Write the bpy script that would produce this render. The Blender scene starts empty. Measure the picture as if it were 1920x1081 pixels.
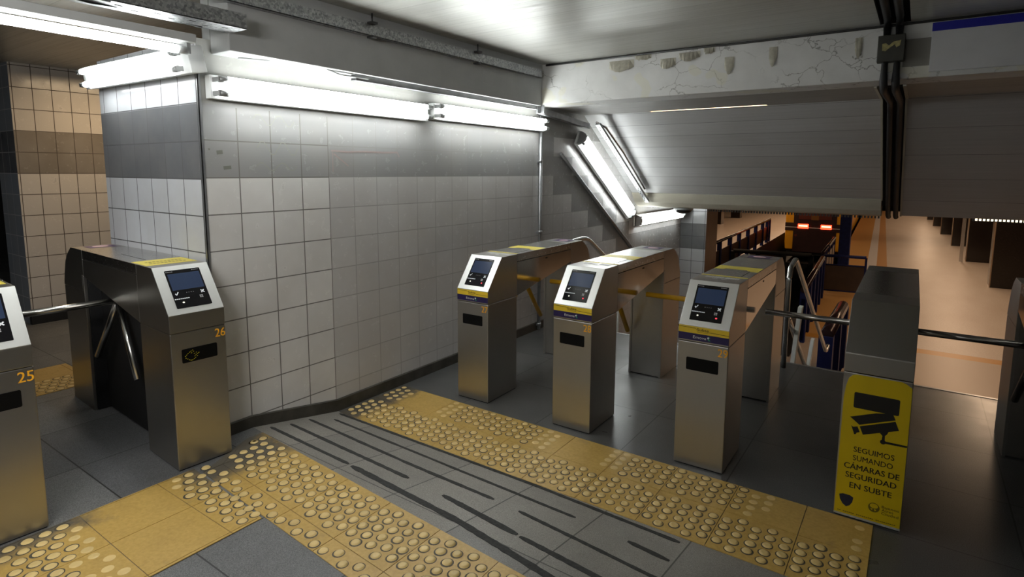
import bpy, bmesh, math, random
from mathutils import Vector, Matrix
random.seed(4)
SC = bpy.context.scene
COL = SC.collection
PI = math.pi

# ------------------------------------------------------------------ camera
CAM_H, PITCH, ROLL, YAW, FPX = 1.6706, 0.1236, 0.0051, 0.6082, 1089.5
r0 = Vector((math.cos(YAW), math.sin(YAW), 0)); f0 = Vector((-math.sin(YAW), math.cos(YAW), 0)); zz = Vector((0, 0, 1))
fw = f0 * math.cos(PITCH) - zz * math.sin(PITCH)
up = f0 * math.sin(PITCH) + zz * math.cos(PITCH)
R = r0 * math.cos(ROLL) + up * math.sin(ROLL)
U = up * math.cos(ROLL) - r0 * math.sin(ROLL)
cd = bpy.data.cameras.new('camera')
cam = bpy.data.objects.new('camera', cd); COL.objects.link(cam)
cam.matrix_world = Matrix(((R.x, U.x, -fw.x, 0), (R.y, U.y, -fw.y, 0), (R.z, U.z, -fw.z, CAM_H), (0, 0, 0, 1)))
cd.sensor_width = 36; cd.lens = FPX / 1920 * 36
cd.shift_y = -(540.5 - 456.0) / 1920
cd.clip_start = 0.05; cd.clip_end = 200
SC.camera = cam
# ------------------------------------------------------------------ world, view
w = bpy.data.worlds.new('world'); SC.world = w; w.use_nodes = True
w.node_tree.nodes['Background'].inputs[0].default_value = (0.9, 0.95, 1, 1)
w.node_tree.nodes['Background'].inputs[1].default_value = 0.004
vs = SC.view_settings
vs.view_transform = 'Standard'; vs.look = 'None'; vs.gamma = 1; vs.use_curve_mapping = False
vs.exposure = 0.22
TUBE_E = 21.0          # emission of the fluorescent tubes


def area(name, loc, sx, sy, power, color, rot=(0, 0, 0)):
    l = bpy.data.lights.new(name, 'AREA'); l.shape = 'RECTANGLE'; l.size = sx; l.size_y = sy; l.energy = power; l.color = color
    o = bpy.data.objects.new(name, l); COL.objects.link(o); o.location = loc; o.rotation_euler = rot
    return o


WARM = (1.0, 0.68, 0.43)
for nm, xx, yy, ln, pw in (('platform_lamp', 1.2, 20, 24, 225), ('platform_lamp', 0.6, 46, 24, 205), ('platform_lamp', -6.5, 34, 34, 400)):
    area(nm, (xx, yy, 1.95), 0.3, ln, pw, WARM)
area('platform_lamp', (0.6, 10.2, 1.95), 2.4, 0.3, 3, WARM)
hl = area('hall_fill_light', (-1.1, -1.0, 2.3), 1.6, 0.3, 48, (1.0, 0.98, 0.94))  # unseen fill light, added and aimed to brighten the tiled wall evenly
hl.rotation_euler = Vector((-1, .25, -.22)).to_track_quat('-Z', 'Y').to_euler()
area('back_fill_light', (-1.2, -3.0, 2.2), 3.0, 0.4, 20, (1.0, 0.97, 0.92), (math.radians(-78), 0, 0))  # unseen light added to brighten the hall end mirrored in the steel
area('corridor_lamp', (-6.45, 2.7, 2.6), 0.3, .9, 15, (1.0, 0.75, 0.46))

# ------------------------------------------------------------------ materials
class NT:
    def __init__(s, name):
        s.m = bpy.data.materials.new(name); s.m.use_nodes = True
        s.t = s.m.node_tree; s.b = s.t.nodes['Principled BSDF']
    def n(s, kind, **kw):
        nd = s.t.nodes.new(kind)
        for k, v in kw.items():
            if k in nd.inputs.keys() if isinstance(k, str) else False:
                pass
            setattr(nd, k, v)
        return nd
    def lk(s, a, b): s.t.links.new(a, b)
    def setv(s, nd, key, val):
        if hasattr(val, 'is_linked') or isinstance(val, bpy.types.NodeSocket): s.lk(val, nd.inputs[key])
        else: nd.inputs[key].default_value = val
    def math(s, op, a, b=0.0, c=None):
        nd = s.n('ShaderNodeMath', operation=op); s.setv(nd, 0, a); s.setv(nd, 1, b)
        if c is not None: s.setv(nd, 2, c)
        return nd.outputs[0]
    def mix(s, f, a, b, blend='MIX'):
        nd = s.n('ShaderNodeMix', data_type='RGBA', blend_type=blend)
        s.setv(nd, 0, f)
        for k, v in ((6, a), (7, b)):
            if isinstance(v, tuple): v = (*v[:3], 1)
            s.setv(nd, k, v)
        return nd.outputs[2]
    def pos(s):
        return s.n('ShaderNodeNewGeometry').outputs['Position']
    def obj(s):
        return s.n('ShaderNodeTexCoord').outputs['Object']
    def sep(s, v):
        nd = s.n('ShaderNodeSeparateXYZ'); s.lk(v, nd.inputs[0]); return nd.outputs
    def comb(s, x, y, z=0.0):
        nd = s.n('ShaderNodeCombineXYZ')
        for i, v in enumerate((x, y, z)): s.setv(nd, i, v)
        return nd.outputs[0]
    def noise(s, vec, scale, detail=3, rough=.5):
        nd = s.n('ShaderNodeTexNoise'); s.lk(vec, nd.inputs['Vector'])
        nd.inputs['Scale'].default_value = scale; nd.inputs['Detail'].default_value = detail; nd.inputs['Roughness'].default_value = rough
        return nd.outputs['Fac']
    def ramp(s, fac, stops):
        nd = s.n('ShaderNodeValToRGB'); e = nd.color_ramp.elements
        while len(e) < len(stops): e.new(.5)
        for el, (p, c) in zip(e, stops):
            el.position = p; el.color = (*c, 1) if isinstance(c, tuple) else (c, c, c, 1)
        s.lk(fac, nd.inputs[0]); return nd.outputs[0]
    def scale(s, v, sx, sy, sz):
        nd = s.n('ShaderNodeMapping'); s.lk(v, nd.inputs[0]); nd.inputs['Scale'].default_value = (sx, sy, sz); return nd.outputs[0]
    def bump(s, h, strength=.2, dist=.01):
        nd = s.n('ShaderNodeBump'); nd.inputs['Strength'].default_value = strength; nd.inputs['Distance'].default_value = dist
        s.lk(h, nd.inputs['Height']); s.lk(nd.outputs[0], s.b.inputs['Normal'])
    def bc(s, c): s.setv(s.b, 'Base Color', (*c, 1) if isinstance(c, tuple) else c)
    def rough(s, r): s.setv(s.b, 'Roughness', r)
    def metal(s, v): s.b.inputs['Metallic'].default_value = v
    def emit(s, c, e):
        s.b.inputs['Emission Color'].default_value = (*c, 1); s.b.inputs['Emission Strength'].default_value = e
    def brick(s, vec, bw, rh, mortar, c1=(1, 1, 1), c2=(.93, .93, .93), cm=(0, 0, 0)):
        nd = s.n('ShaderNodeTexBrick', offset=0.0, squash=1.0)
        s.lk(vec, nd.inputs['Vector'])
        for k, v in (('Color1', (*c1, 1)), ('Color2', (*c2, 1)), ('Mortar', (*cm, 1)), ('Scale', 1), ('Mortar Size', mortar), ('Mortar Smooth', .1), ('Bias', 0), ('Brick Width', bw), ('Row Height', rh)):
            nd.inputs[k].default_value = v
        return nd.outputs['Color'], nd.outputs['Fac']


def simple(name, c, rough=.5, metal=0.0, noise=0.0, nscale=20, emit=None, stretch=(1, 1, 1), bump=0):
    t = NT(name); t.rough(rough); t.metal(metal)
    if noise:
        f = t.noise(t.scale(t.obj(), *stretch), nscale)
        lo = tuple(max(0, x * (1 - noise)) for x in c); hi = tuple(min(1, x * (1 + noise)) for x in c)
        t.bc(t.ramp(f, [(.3, lo), (.7, hi)]))
        if bump: t.bump(f, bump, .004)
    else: t.bc(c)
    if emit: t.emit(*emit)
    return t.m


M = {}
def steel(name, base, r0_, r1, stretch):
    t = NT(name); t.metal(1.0)
    o = t.obj()
    f = t.noise(t.scale(o, *stretch), 60, 4, .6)
    g = t.noise(o, 5, 4, .6)
    t.bc(t.mix(t.math('MULTIPLY', g, .35), base, tuple(x * .72 for x in base)))
    mr = t.n('ShaderNodeMapRange'); t.lk(f, mr.inputs[0]); mr.inputs[3].default_value = r0_; mr.inputs[4].default_value = r1
    t.lk(mr.outputs[0], t.b.inputs['Roughness'])
    t.bump(f, .02, .001)
    return t.m
M['steel'] = steel('brushed_steel', (.46, .445, .42), .27, .4, (1, 1, 12))
M['steel_top'] = steel('brushed_steel_lid', (.6, .59, .57), .2, .32, (12, 1, 1))
M['bezel'] = steel('lamp_pale_steel', (.86, .86, .84), .42, .52, (1, 10, 1))  # reader plates: whiteness of reflected lamps put into the base colour
M['steel_side'] = steel('mirror_steel_side', (.6, .58, .55), .09, .15, (1, 1, 12))
M['chrome'] = simple('polished_steel', (.68, .67, .65), .24, 1.0)
M['tube_steel'] = simple('grey_steel_tube', (.5, .48, .46), .25, 1.0)
M['dark_steel'] = simple('dark_steel', (.06, .06, .06), .4, .6, .2, 12)
M['black'] = simple('black_plastic', (.004, .004, .004), .5)
M['black'].node_tree.nodes['Principled BSDF'].inputs['Specular IOR Level'].default_value = .12
M['gap'] = simple('dark_gap', (.01, .01, .01), .7)
M['screen'] = simple('black_glass', (.004, .004, .006), .08)
M['display'] = simple('dim_blue_display', (.02, .03, .06), .12, emit=((.05, .09, .2), .12))
M['glyph'] = simple('white_glyph', (.7, .72, .74), .4, emit=((.7, .75, .8), .12))
M['glyph_dim'] = simple('grey_glyph', (.3, .3, .3), .4, emit=((.5, .5, .5), .05))
M['led_red'] = simple('red_led', (.6, .02, .03), .3, emit=((1, .05, .08), 1.2))
M['led_white'] = simple('white_led', (.8, .8, .7), .3, emit=((1, .95, .8), .5))
M['led_amber'] = simple('amber_led', (.3, .25, .01), .3, emit=((.9, .8, .05), .12))
M['sticker_yellow'] = simple('yellow_sticker', (.75, .52, .03), .35, 0, .06, 8)
M['sticker_top'] = simple('pale_yellow_sticker', (.72, .58, .08), .4, 0, .06, 8)
M['sticker_blue'] = simple('navy_sticker', (.018, .011, .075), .35)
M['sticker_purple'] = simple('purple_sticker', (.07, .03, .12), .4)
M['pinkwhite'] = simple('pale_pink_print', (.75, .5, .55), .4)
M['orange_text'] = simple('orange_paint', (.95, .45, .02), .6)
M['white_text'] = simple('white_print', (.75, .75, .75), .5)
M['green_text'] = simple('green_print', (.03, .3, .16), .5)
M['black_text'] = simple('black_print', (.012, .01, .008), .5)
M['arm_yellow'] = simple('yellow_painted_tube', (.62, .33, .012), .35, 0, .1, 10)
M['sign_yellow'] = simple('yellow_sign_vinyl', (.74, .53, .004), .4, 0, .05, 6)
M['sign_edge'] = simple('worn_white_edge', (.5, .5, .48), .6, 0, .2, 40)
M['navy_text'] = simple('navy_print', (.012, .016, .045), .5)
M['olive_text'] = simple('olive_print', (.17, .13, .01), .5)
M['galv'] = None
t = NT('galvanised_steel'); t.metal(.85)
v = t.n('ShaderNodeTexVoronoi'); t.lk(t.obj(), v.inputs['Vector']); v.inputs['Scale'].default_value = 90
t.bc(t.ramp(v.outputs['Color'], [(.1, (.22, .23, .24)), (.9, (.52, .53, .54))])); t.rough(.42); M['galv'] = t.m
M['galv_plain'] = simple('zinc_sheet', (.42, .43, .44), .35, .8, .15, 14)
M['white_enamel'] = simple('white_enamel', (.78, .8, .8), .35, 0, .04, 8)
M['batten'] = simple('grey_white_enamel', (.42, .43, .43), .4, 0, .06, 8)
M['tube'] = simple('lit_fluorescent_tube', (.9, .95, .95), .3, emit=((.97, 1.0, .98), TUBE_E))
M['tube_dim'] = simple('lit_covered_tube', (.9, .95, .95), .3, emit=((.97, 1.0, .98), TUBE_E * .7))
M['tube_cap'] = simple('grey_tube_end', (.35, .36, .36), .4, .3)
M['lens'] = None
t = NT('clear_lamp_cover'); t.bc((.95, .97, .97)); t.rough(.12)
t.b.inputs['Transmission Weight'].default_value = 1.0; t.b.inputs['IOR'].default_value = 1.15; M['lens'] = t.m
M['cable'] = simple('black_cable', (.012, .012, .013), .5)
M['cable_grey'] = simple('grey_cable', (.42, .43, .43), .4)
M['box_dark'] = simple('dark_olive_box', (.035, .034, .026), .5, 0, .2, 10)
M['box_label'] = simple('worn_yellow_label', (.33, .29, .12), .6, 0, .3, 50)
M['blue_paint'] = simple('dark_blue_paint', (.012, .018, .085), .55, 0, .15, 12)
M['blue_paint'].node_tree.nodes['Principled BSDF'].inputs['Specular IOR Level'].default_value = .15
M['blue_dark'] = simple('blackish_blue_panel', (.006, .007, .028), .9)
M['blue_dark'].node_tree.nodes['Principled BSDF'].inputs['Specular IOR Level'].default_value = 0
M['blue_bright'] = simple('deep_blue_print', (.01, .012, .3), .5)
M['sign_grey'] = simple('pale_sign_panel', (.6, .6, .62), .5, 0, .04, 6)
M['train_yellow'] = simple('yellow_train_paint', (.85, .4, .02), .3, 0, .05, 3)
M['train_dark'] = simple('dark_train_end', (.03, .012, .012), .35, 0, .2, 4)
M['train_red'] = simple('dark_red_panel', (.12, .03, .02), .3)
M['tail'] = simple('red_tail_light', (.8, .05, .02), .3, emit=((1, .035, .012), 6))
M['tail_core'] = simple('tail_light_core', (.9, .4, .3), .3, emit=((1, .28, .14), 7))
M['dark_panel'] = simple('smoked_panel', (.035, .02, .014), .3, 0, .2, 5)
M['pillar_dark'] = simple('dark_granite_pillar', (.014, .009, .007), .18, 0, .5, 30)
M['pillar_edge'] = simple('worn_metal_edge', (.35, .25, .17), .4, .5)
M['rail_red'] = simple('dark_rail', (.03, .015, .018), .22, .3)
M['dome'] = simple('smoked_dome', (.02, .022, .022), .08)
M['white_post'] = simple('off_white_paint', (.85, .85, .8), .5, 0, .08, 14)
M['void'] = simple('void_black', (.006, .006, .007), .8)  # near-black, also stands in for darkness in voids and the far corridor
M['flake_back'] = simple('peeled_paint', (.42, .4, .33), .6, 0, .15, 30)

# walls, floors, ceilings -------------------------------------------------
def wall_tiles(name, axis, z0, rowh, org, colw, col_light, col_grey, grout, split=None, stain=True):
    """ceramic tiles, grey band of two rows; 'axis' is the horizontal world axis (0 = X, 1 = Y)"""
    t = NT(name); p = t.sep(t.pos()); h = p[axis]; z = p[2]
    vec = t.comb(t.math('SUBTRACT', h, org), t.math('SUBTRACT', z, z0))
    c, f = t.brick(vec, colw, rowh, .0035, cm=(1, 1, 1))
    if split:                       # band steps down along the stairs
        k = t.math('CEIL', t.math('DIVIDE', t.math('SUBTRACT', h, 5.40), .408))
        b = t.math('SUBTRACT', z0, t.math('MULTIPLY', t.math('MAXIMUM', k, 0.0), rowh))
        b = t.math('MAXIMUM', b, .41)
    else: b = z0
    band = t.math('MULTIPLY', t.math('GREATER_THAN', z, b), t.math('LESS_THAN', z, t.math('ADD', b, 2 * rowh - .004)))
    light = col_light
    if split:
        light = t.mix(t.math('LESS_THAN', h, 2.497), (.60, .59, .585), col_light)
    base = t.mix(band, light, col_grey)
    if split:
        base = t.mix(t.math('GREATER_THAN', z, 2.03), base, (.31, .31, .295))
    base = t.mix(1.0, base, c, 'MULTIPLY')
    # per-tile tone and dirt
    n1 = t.noise(t.pos(), 2.2, 4, .6); n2 = t.noise(t.pos(), 17, 4, .65)
    base = t.mix(t.math('MULTIPLY', t.ramp(n1, [(.35, 0.0), (.75, .30)]), 1.0), base, (.36, .33, .30))
    if stain:
        base = t.mix(t.ramp(n2, [(.66, 0.0), (.74, .35)]), base, (.16, .14, .12))
    fg = t.math('MULTIPLY', f, 1.0)
    if split: fg = t.math('MULTIPLY', f, t.math('MULTIPLY_ADD', t.math('LESS_THAN', h, 2.497), .45, .55))
    if split: fg = t.math('MULTIPLY', fg, t.math('LESS_THAN', z, 2.02))
    if split: c = t.mix(t.math('GREATER_THAN', z, 2.03), c, (1, 1, 1))
    base = t.mix(fg, base, grout)
    t.bc(base)
    t.rough(t.mix(fg, t.ramp(n2, [(.3, .16), (.7, .30 if stain else .17)]), (.8, .8, .8)))
    t.bump(t.math('SUBTRACT', 1.0, fg), .18, .003)
    return t.m
M['tile_main'] = wall_tiles('tiled_wall', 1, 1.625, .2065, 1.665, .2078, (.76, .75, .735), (.30, .30, .302), (.17, .16, .15), split=True)
M['tile_face'] = wall_tiles('tiled_pier_face', 0, 1.618, .2065, -3.25, .1965, (.66, .68, .72), (.17, .175, .185), (.09, .09, .095), stain=False)
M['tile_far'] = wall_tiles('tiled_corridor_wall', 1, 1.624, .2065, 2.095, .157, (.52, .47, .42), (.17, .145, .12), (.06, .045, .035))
M['tile_far_face'] = wall_tiles('tiled_corridor_face', 0, 1.624, .2065, -7.2, .2, (.25, .28, .33), (.1, .11, .13), (.3, .3, .32), stain=False)  # dark side face of the far pier, bluish reflection put into its colour
M['tile_end'] = wall_tiles('tiled_stair_pier', 0, .413, .2065, -3.225, .2, (.42, .43, .44), (.12, .125, .13), (.05, .05, .05), stain=False)
M['brown_tile'] = simple('brown_tiles', (.13, .075, .045), .3, 0, .15, 4)

def granite(name, c0, c1, tw, th_, org, grout, rough=.33):
    t = NT(name); p = t.pos(); s = t.sep(p)
    vec = t.comb(t.math('SUBTRACT', s[0], org[0]), t.math('SUBTRACT', s[1], org[1]))
    c, f = t.brick(vec, tw, th_, .0035, (1, 1, 1), (.68, .69, .72))
    g = t.noise(p, 260, 2, .7); big = t.noise(p, 1.3, 4, .6); mid = t.noise(p, 9, 4, .6)
    base = t.ramp(g, [(.32, c0), (.66, c1)])
    base = t.mix(1.0, base, c, 'MULTIPLY')
    base = t.mix(t.ramp(big, [(.35, 0.0), (.8, .5)]), base, tuple(x * .55 for x in c0))
    base = t.mix(t.ramp(mid, [(.5, 0.0), (.9, .18)]), base, (.05, .05, .05))
    base = t.mix(f, base, grout)
    t.bc(base); t.rough(t.ramp(t.noise(p, 3, 3, .5), [(.2, rough - .05), (.8, rough + .10)]))
    t.bump(t.math('SUBTRACT', 1.0, f), .2, .003)
    return t.m
M['floor_up'] = granite('grey_granite_floor', (.085, .085, .086), (.30, .30, .30), .60, .60, (-2.31, .47), (.035, .035, .035), .4)
M['floor_low'] = granite('dark_granite_floor', (.06, .06, .06), (.185, .184, .18), .62, .62, (-2.6, 3.11), (.035, .035, .035), .3)
M['floor_ramp'] = granite('worn_granite_ramp', (.19, .175, .155), (.46, .435, .39), .42, .66, (-2.41, 1.86), (.07, .065, .06), .36)
M['baseboard'] = simple('dark_stone_skirting', (.06, .055, .045), .45, 0, .35, 9)
M['step'] = granite('stair_granite', (.12, .1, .08), (.3, .27, .23), .8, .5, (0, 5.4), (.05, .045, .04), .4)

t = NT('platform_paving'); p = t.pos()
s = t.sep(p); xp = t.math('ADD', s[0], t.math('MULTIPLY', s[1], .0424))
g = t.noise(p, 40, 3, .6); g2 = t.noise(t.scale(p, 1, .35, 1), 1.6, 3, .6)
base = t.ramp(g, [(.3, (.50, .42, .35)), (.7, (.64, .55, .47))])
base = t.mix(t.ramp(g2, [(.4, 0.0), (.8, .35)]), base, (.42, .30, .22))
def rng(a, b): return t.math('MULTIPLY', t.math('GREATER_THAN', xp, a), t.math('LESS_THAN', xp, b))
far_ = t.math('GREATER_THAN', s[1], 9.0)
base = t.mix(t.math('MULTIPLY', far_, rng(-1.3, -.285)), base, (.55, .30, .10))
base = t.mix(t.math('MULTIPLY', far_, rng(-.285, 0.0)), base, (.62, .58, .56))
base = t.mix(t.math('MULTIPLY', far_, rng(0.0, .30)), base, (.50, .27, .11))
cross = t.math('MULTIPLY', t.math('GREATER_THAN', s[1], 12.17), t.math('LESS_THAN', s[1], 12.48))
base = t.mix(cross, base, (.50, .24, .04))
base = t.mix(t.math('LESS_THAN', s[1], 12.17), base, (.42, .33, .25))
t.bc(base); t.rough(.4); M['platform'] = t.m
M['pit'] = simple('track_bed_black', (.006, .005, .005), .7, 0, .4, 3)  # near-black track bed, slightly mottled

def plaster(name, c, crack=True, strong=.8):
    t = NT(name); p = t.pos()
    n = t.noise(p, 4, 5, .6); n2 = t.noise(p, 30, 3, .6)
    base = t.mix(t.ramp(n, [(.35, 0.0), (.75, .4)]), c, tuple(x * .62 for x in c))
    h = t.math('MULTIPLY', n2, .4)
    if crack:
        warp = t.n('ShaderNodeVectorMath', operation='ADD')
        nn = t.n('ShaderNodeTexNoise'); t.lk(p, nn.inputs['Vector']); nn.inputs['Scale'].default_value = 9; nn.inputs['Detail'].default_value = 4
        sc_ = t.n('ShaderNodeVectorMath', operation='SCALE'); t.lk(nn.outputs['Color'], sc_.inputs[0]); sc_.inputs['Scale'].default_value = .22
        t.lk(t.scale(p, 1, 1, 1.6), warp.inputs[0]); t.lk(sc_.outputs[0], warp.inputs[1])
        v = t.n('ShaderNodeTexVoronoi', feature='DISTANCE_TO_EDGE'); t.lk(warp.outputs[0], v.inputs['Vector']); v.inputs['Scale'].default_value = 3.4
        mask = t.ramp(t.noise(p, 2.1, 3), [(.48, 0.0), (.6, strong)])
        ck = t.math('MULTIPLY', t.ramp(v.outputs['Distance'], [(.0, 1.0), (.016, 0.0)]), mask)
        base = t.mix(ck, base, (.10, .095, .08))
        pt = t.ramp(t.noise(p, 3.1, 2), [(.60, 0.0), (.615, .5)])
        base = t.mix(pt, base, (.62, .60, .47))
    t.bc(base); t.rough(.6); t.bump(h, .15, .004)
    return t.m
M['beam_paint'] = plaster('peeling_white_paint', (.64, .64, .63))
M['soffit_paint'] = plaster('grey_beam_paint', (.40, .41, .41), crack=False)
M['cream'] = plaster('cream_paint', (.52, .49, .40), crack=False)

def planks(name, axis, pitch, c, metal, r_, off=0.0, streak=(.35, 14, 14)):
    t = NT(name); p = t.pos(); s = t.sep(p)
    u = t.math('FRACT', t.math('DIVIDE', t.math('ADD', s[axis], off), pitch))
    line = t.math('LESS_THAN', u, .018 / pitch * .2)
    idx = t.math('FLOOR', t.math('DIVIDE', t.math('ADD', s[axis], off), pitch))
    wn = t.n('ShaderNodeTexWhiteNoise', noise_dimensions='1D'); t.lk(idx, wn.inputs['W'])
    st = t.noise(t.scale(p, *streak), 3, 4, .6)
    big = t.noise(p, 1.1, 4, .6)
    base = t.mix(t.math('MULTIPLY', wn.outputs['Value'], .35), c, tuple(x * .72 for x in c))
    base = t.mix(t.ramp(st, [(.35, 0.0), (.8, .45)]), base, tuple(x * .7 for x in c))
    base = t.mix(t.ramp(big, [(.4, 0.0), (.85, .5)]), base, (c[0] * .62, c[1] * .6, c[2] * .54))
    base = t.mix(line, base, tuple(x * .45 for x in c))
    t.bc(base); t.metal(metal)
    t.rough(t.ramp(st, [(.3, r_), (.75, r_ + .16)]))
    t.bump(t.math('ADD', t.math('MULTIPLY', t.math('SUBTRACT', 1.0, line), .6), t.math('MULTIPLY', wn.outputs['Value'], .15)), .12, .006)
    return t.m
M['ceil'] = planks('metal_plank_ceiling', 1, .16, (.50, .50, .47), .3, .3)
M['slope'] = planks('sloped_plank_ceiling', 2, .115, (.56, .56, .565), .2, .36)
M['slope_r'] = planks('dull_sloped_ceiling', 2, .23, (.44, .44, .45), .1, .45)
M['soffit_panel'] = planks('soffit_panel', 1, .4, (.34, .33, .31), .15, .4)

t = NT('tactile_yellow'); p = t.pos(); s = t.sep(p)
n = t.noise(p, 7, 4, .65); n2 = t.noise(p, 60, 3, .6)
base = t.ramp(n2, [(.3, (.50, .315, .075)), (.7, (.60, .39, .11))])
base = t.mix(t.ramp(n, [(.5, 0.0), (.85, .4)]), base, (.36, .22, .05))
# paint worn off and trodden dirt along the wall and round the feet of the machines
dn_ = t.math('MULTIPLY', t.math('SUBTRACT', t.noise(p, 14, 4, .7), .5), .22)
def foot(cx_, cy_, hx, hy, fade):
    dx = t.math('SUBTRACT', t.math('ABSOLUTE', t.math('SUBTRACT', s[0], cx_)), hx); dy = t.math('SUBTRACT', t.math('ABSOLUTE', t.math('SUBTRACT', s[1], cy_)), hy)
    d = t.math('ADD', t.math('MAXIMUM', dx, dy), dn_)
    mr = t.n('ShaderNodeMapRange', interpolation_type='SMOOTHSTEP'); t.lk(d, mr.inputs[0]); mr.inputs[1].default_value = 0; mr.inputs[2].default_value = fade; mr.inputs[3].default_value = .92; mr.inputs[4].default_value = 0
    return mr.outputs[0]
dirt = foot(-3.2, 1.6, .34, .18, .16)
for a_ in ((-3.2, 2.8, .13, .5, .12), (-3.1, .62, .12, .22, .16)): dirt = t.math('MAXIMUM', dirt, foot(*a_))
dirt = t.math('MAXIMUM', dirt, t.ramp(t.noise(p, 3.3, 4, .7), [(.62, 0.0), (.8, .5)]))
base = t.mix(dirt, base, (.075, .075, .072))
t.bc(base); t.rough(t.ramp(n, [(.2, .34), (.8, .5)])); t.bump(n2, .1, .002); M['tactile'] = t.m
M['tactile_dome'] = simple('tactile_dome_yellow', (.72, .53, .22), .42, 0, .12, 9)
M['dome_dirt_shade'] = simple('dome_grime_shade', (.09, .075, .05), .7, 0, .3, 30)
M['antislip'] = simple('black_grit_strip', (.035, .035, .034), .8, 0, .35, 60)

# ------------------------------------------------------------------ mesh builder
class MB:
    def __init__(s): s.v = []; s.f = []; s.mi = []; s.mats = []; s.cur = 0; s.sm = []
    def mat(s, m):
        if m not in s.mats: s.mats.append(m)
        s.cur = s.mats.index(m); return s
    def face(s, pts, smooth=False):
        b = len(s.v); s.v += [tuple(p) for p in pts]; s.f.append(list(range(b, b + len(pts)))); s.mi.append(s.cur); s.sm.append(smooth)
    def _add(s, vs_, fs, smooth=False):
        b = len(s.v); s.v += [tuple(p) for p in vs_]
        for f in fs: s.f.append([b + i for i in f]); s.mi.append(s.cur); s.sm.append(smooth)
    def box(s, x0, x1, y0, y1, z0, z1):
        vs_ = [(x, y, z) for x in (x0, x1) for y in (y0, y1) for z in (z0, z1)]
        s._add(vs_, [(0, 1, 3, 2), (4, 6, 7, 5), (0, 4, 5, 1), (2, 3, 7, 6), (0, 2, 6, 4), (1, 5, 7, 3)]); return s
    def prism(s, poly, fn, a, b):
        """poly of 2-D points, fn(p, t) -> 3-D, extruded from a to b"""
        n = len(poly)
        s._add([fn(p, a) for p in poly] + [fn(p, b) for p in poly],
               [list(range(n))[::-1], list(range(n, 2 * n))] + [(i, (i + 1) % n, n + (i + 1) % n, n + i) for i in range(n)]); return s
    def tube(s, pts, r, seg=12, cap=True):
        pts = [Vector(p) for p in pts]; rings = []
        for i, p in enumerate(pts):
            d = (pts[min(i + 1, len(pts) - 1)] - pts[max(i - 1, 0)]).normalized()
            a = d.cross(Vector((0, 0, 1)) if abs(d.z) < .95 else Vector((1, 0, 0))).normalized(); b = d.cross(a)
            rings.append([p + (a * math.cos(2 * PI * k / seg) + b * math.sin(2 * PI * k / seg)) * r for k in range(seg)])
        vs_ = [q for rg in rings for q in rg]; fs = []
        for i in range(len(rings) - 1):
            for k in range(seg): fs.append((i * seg + k, i * seg + (k + 1) % seg, (i + 1) * seg + (k + 1) % seg, (i + 1) * seg + k))
        s._add(vs_, fs, True)
        if cap:
            s.face(rings[0][::-1]); s.face(rings[-1])
        return s
    def obox(s, o, ax, ay, az):
        """box spanned by three vectors from corner o"""
        o, ax, ay, az = map(Vector, (o, ax, ay, az))
        vs_ = [o + ax * i + ay * j + az * k for i in (0, 1) for j in (0, 1) for k in (0, 1)]
        s._add(vs_, [(0, 1, 3, 2), (4, 6, 7, 5), (0, 4, 5, 1), (2, 3, 7, 6), (0, 2, 6, 4), (1, 5, 7, 3)]); return s
    def build(s, name, m=None, parent=None, bevel=0, kind=None):
        me = bpy.data.meshes.new(name); me.from_pydata(s.v, [], s.f)
        mats = s.mats or [m]
        for mm in mats: me.materials.append(mm)
        for p, i, sm in zip(me.polygons, s.mi, s.sm): p.material_index = i; p.use_smooth = sm
        bm = bmesh.new(); bm.from_mesh(me); bmesh.ops.remove_doubles(bm, verts=bm.verts, dist=1e-6)
        bmesh.ops.recalc_face_normals(bm, faces=bm.faces); bm.to_mesh(me); bm.free()
        o = bpy.data.objects.new(name, me); COL.objects.link(o)
        if parent: o.parent = parent
        if bevel:
            b = o.modifiers.new('bevel', 'BEVEL'); b.width = bevel; b.segments = 2; b.limit_method = 'ANGLE'; b.angle_limit = .6
        if kind: o['kind'] = kind
        return o


def B(*a): return MB().box(*a)
def tag(o, label, cat, group=None):
    o['label'] = label; o['category'] = cat
    if group: o['group'] = group
    return o
def thing(name, loc, label, cat, group=None, rz=0.0):
    o = bpy.data.objects.new(name, None); COL.objects.link(o); o.location = loc; o.rotation_euler = (0, 0, rz)
    o.empty_display_size = .1
    return tag(o, label, cat, group)
def struct(mb, name, m=None, bevel=0): return mb.build(name, m, None, bevel, 'structure')
def rel(mb, loc):
    mb.v = [(x - loc[0], y - loc[1], z - loc[2]) for x, y, z in mb.v]; return mb
def setback(mb): return mb

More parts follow.
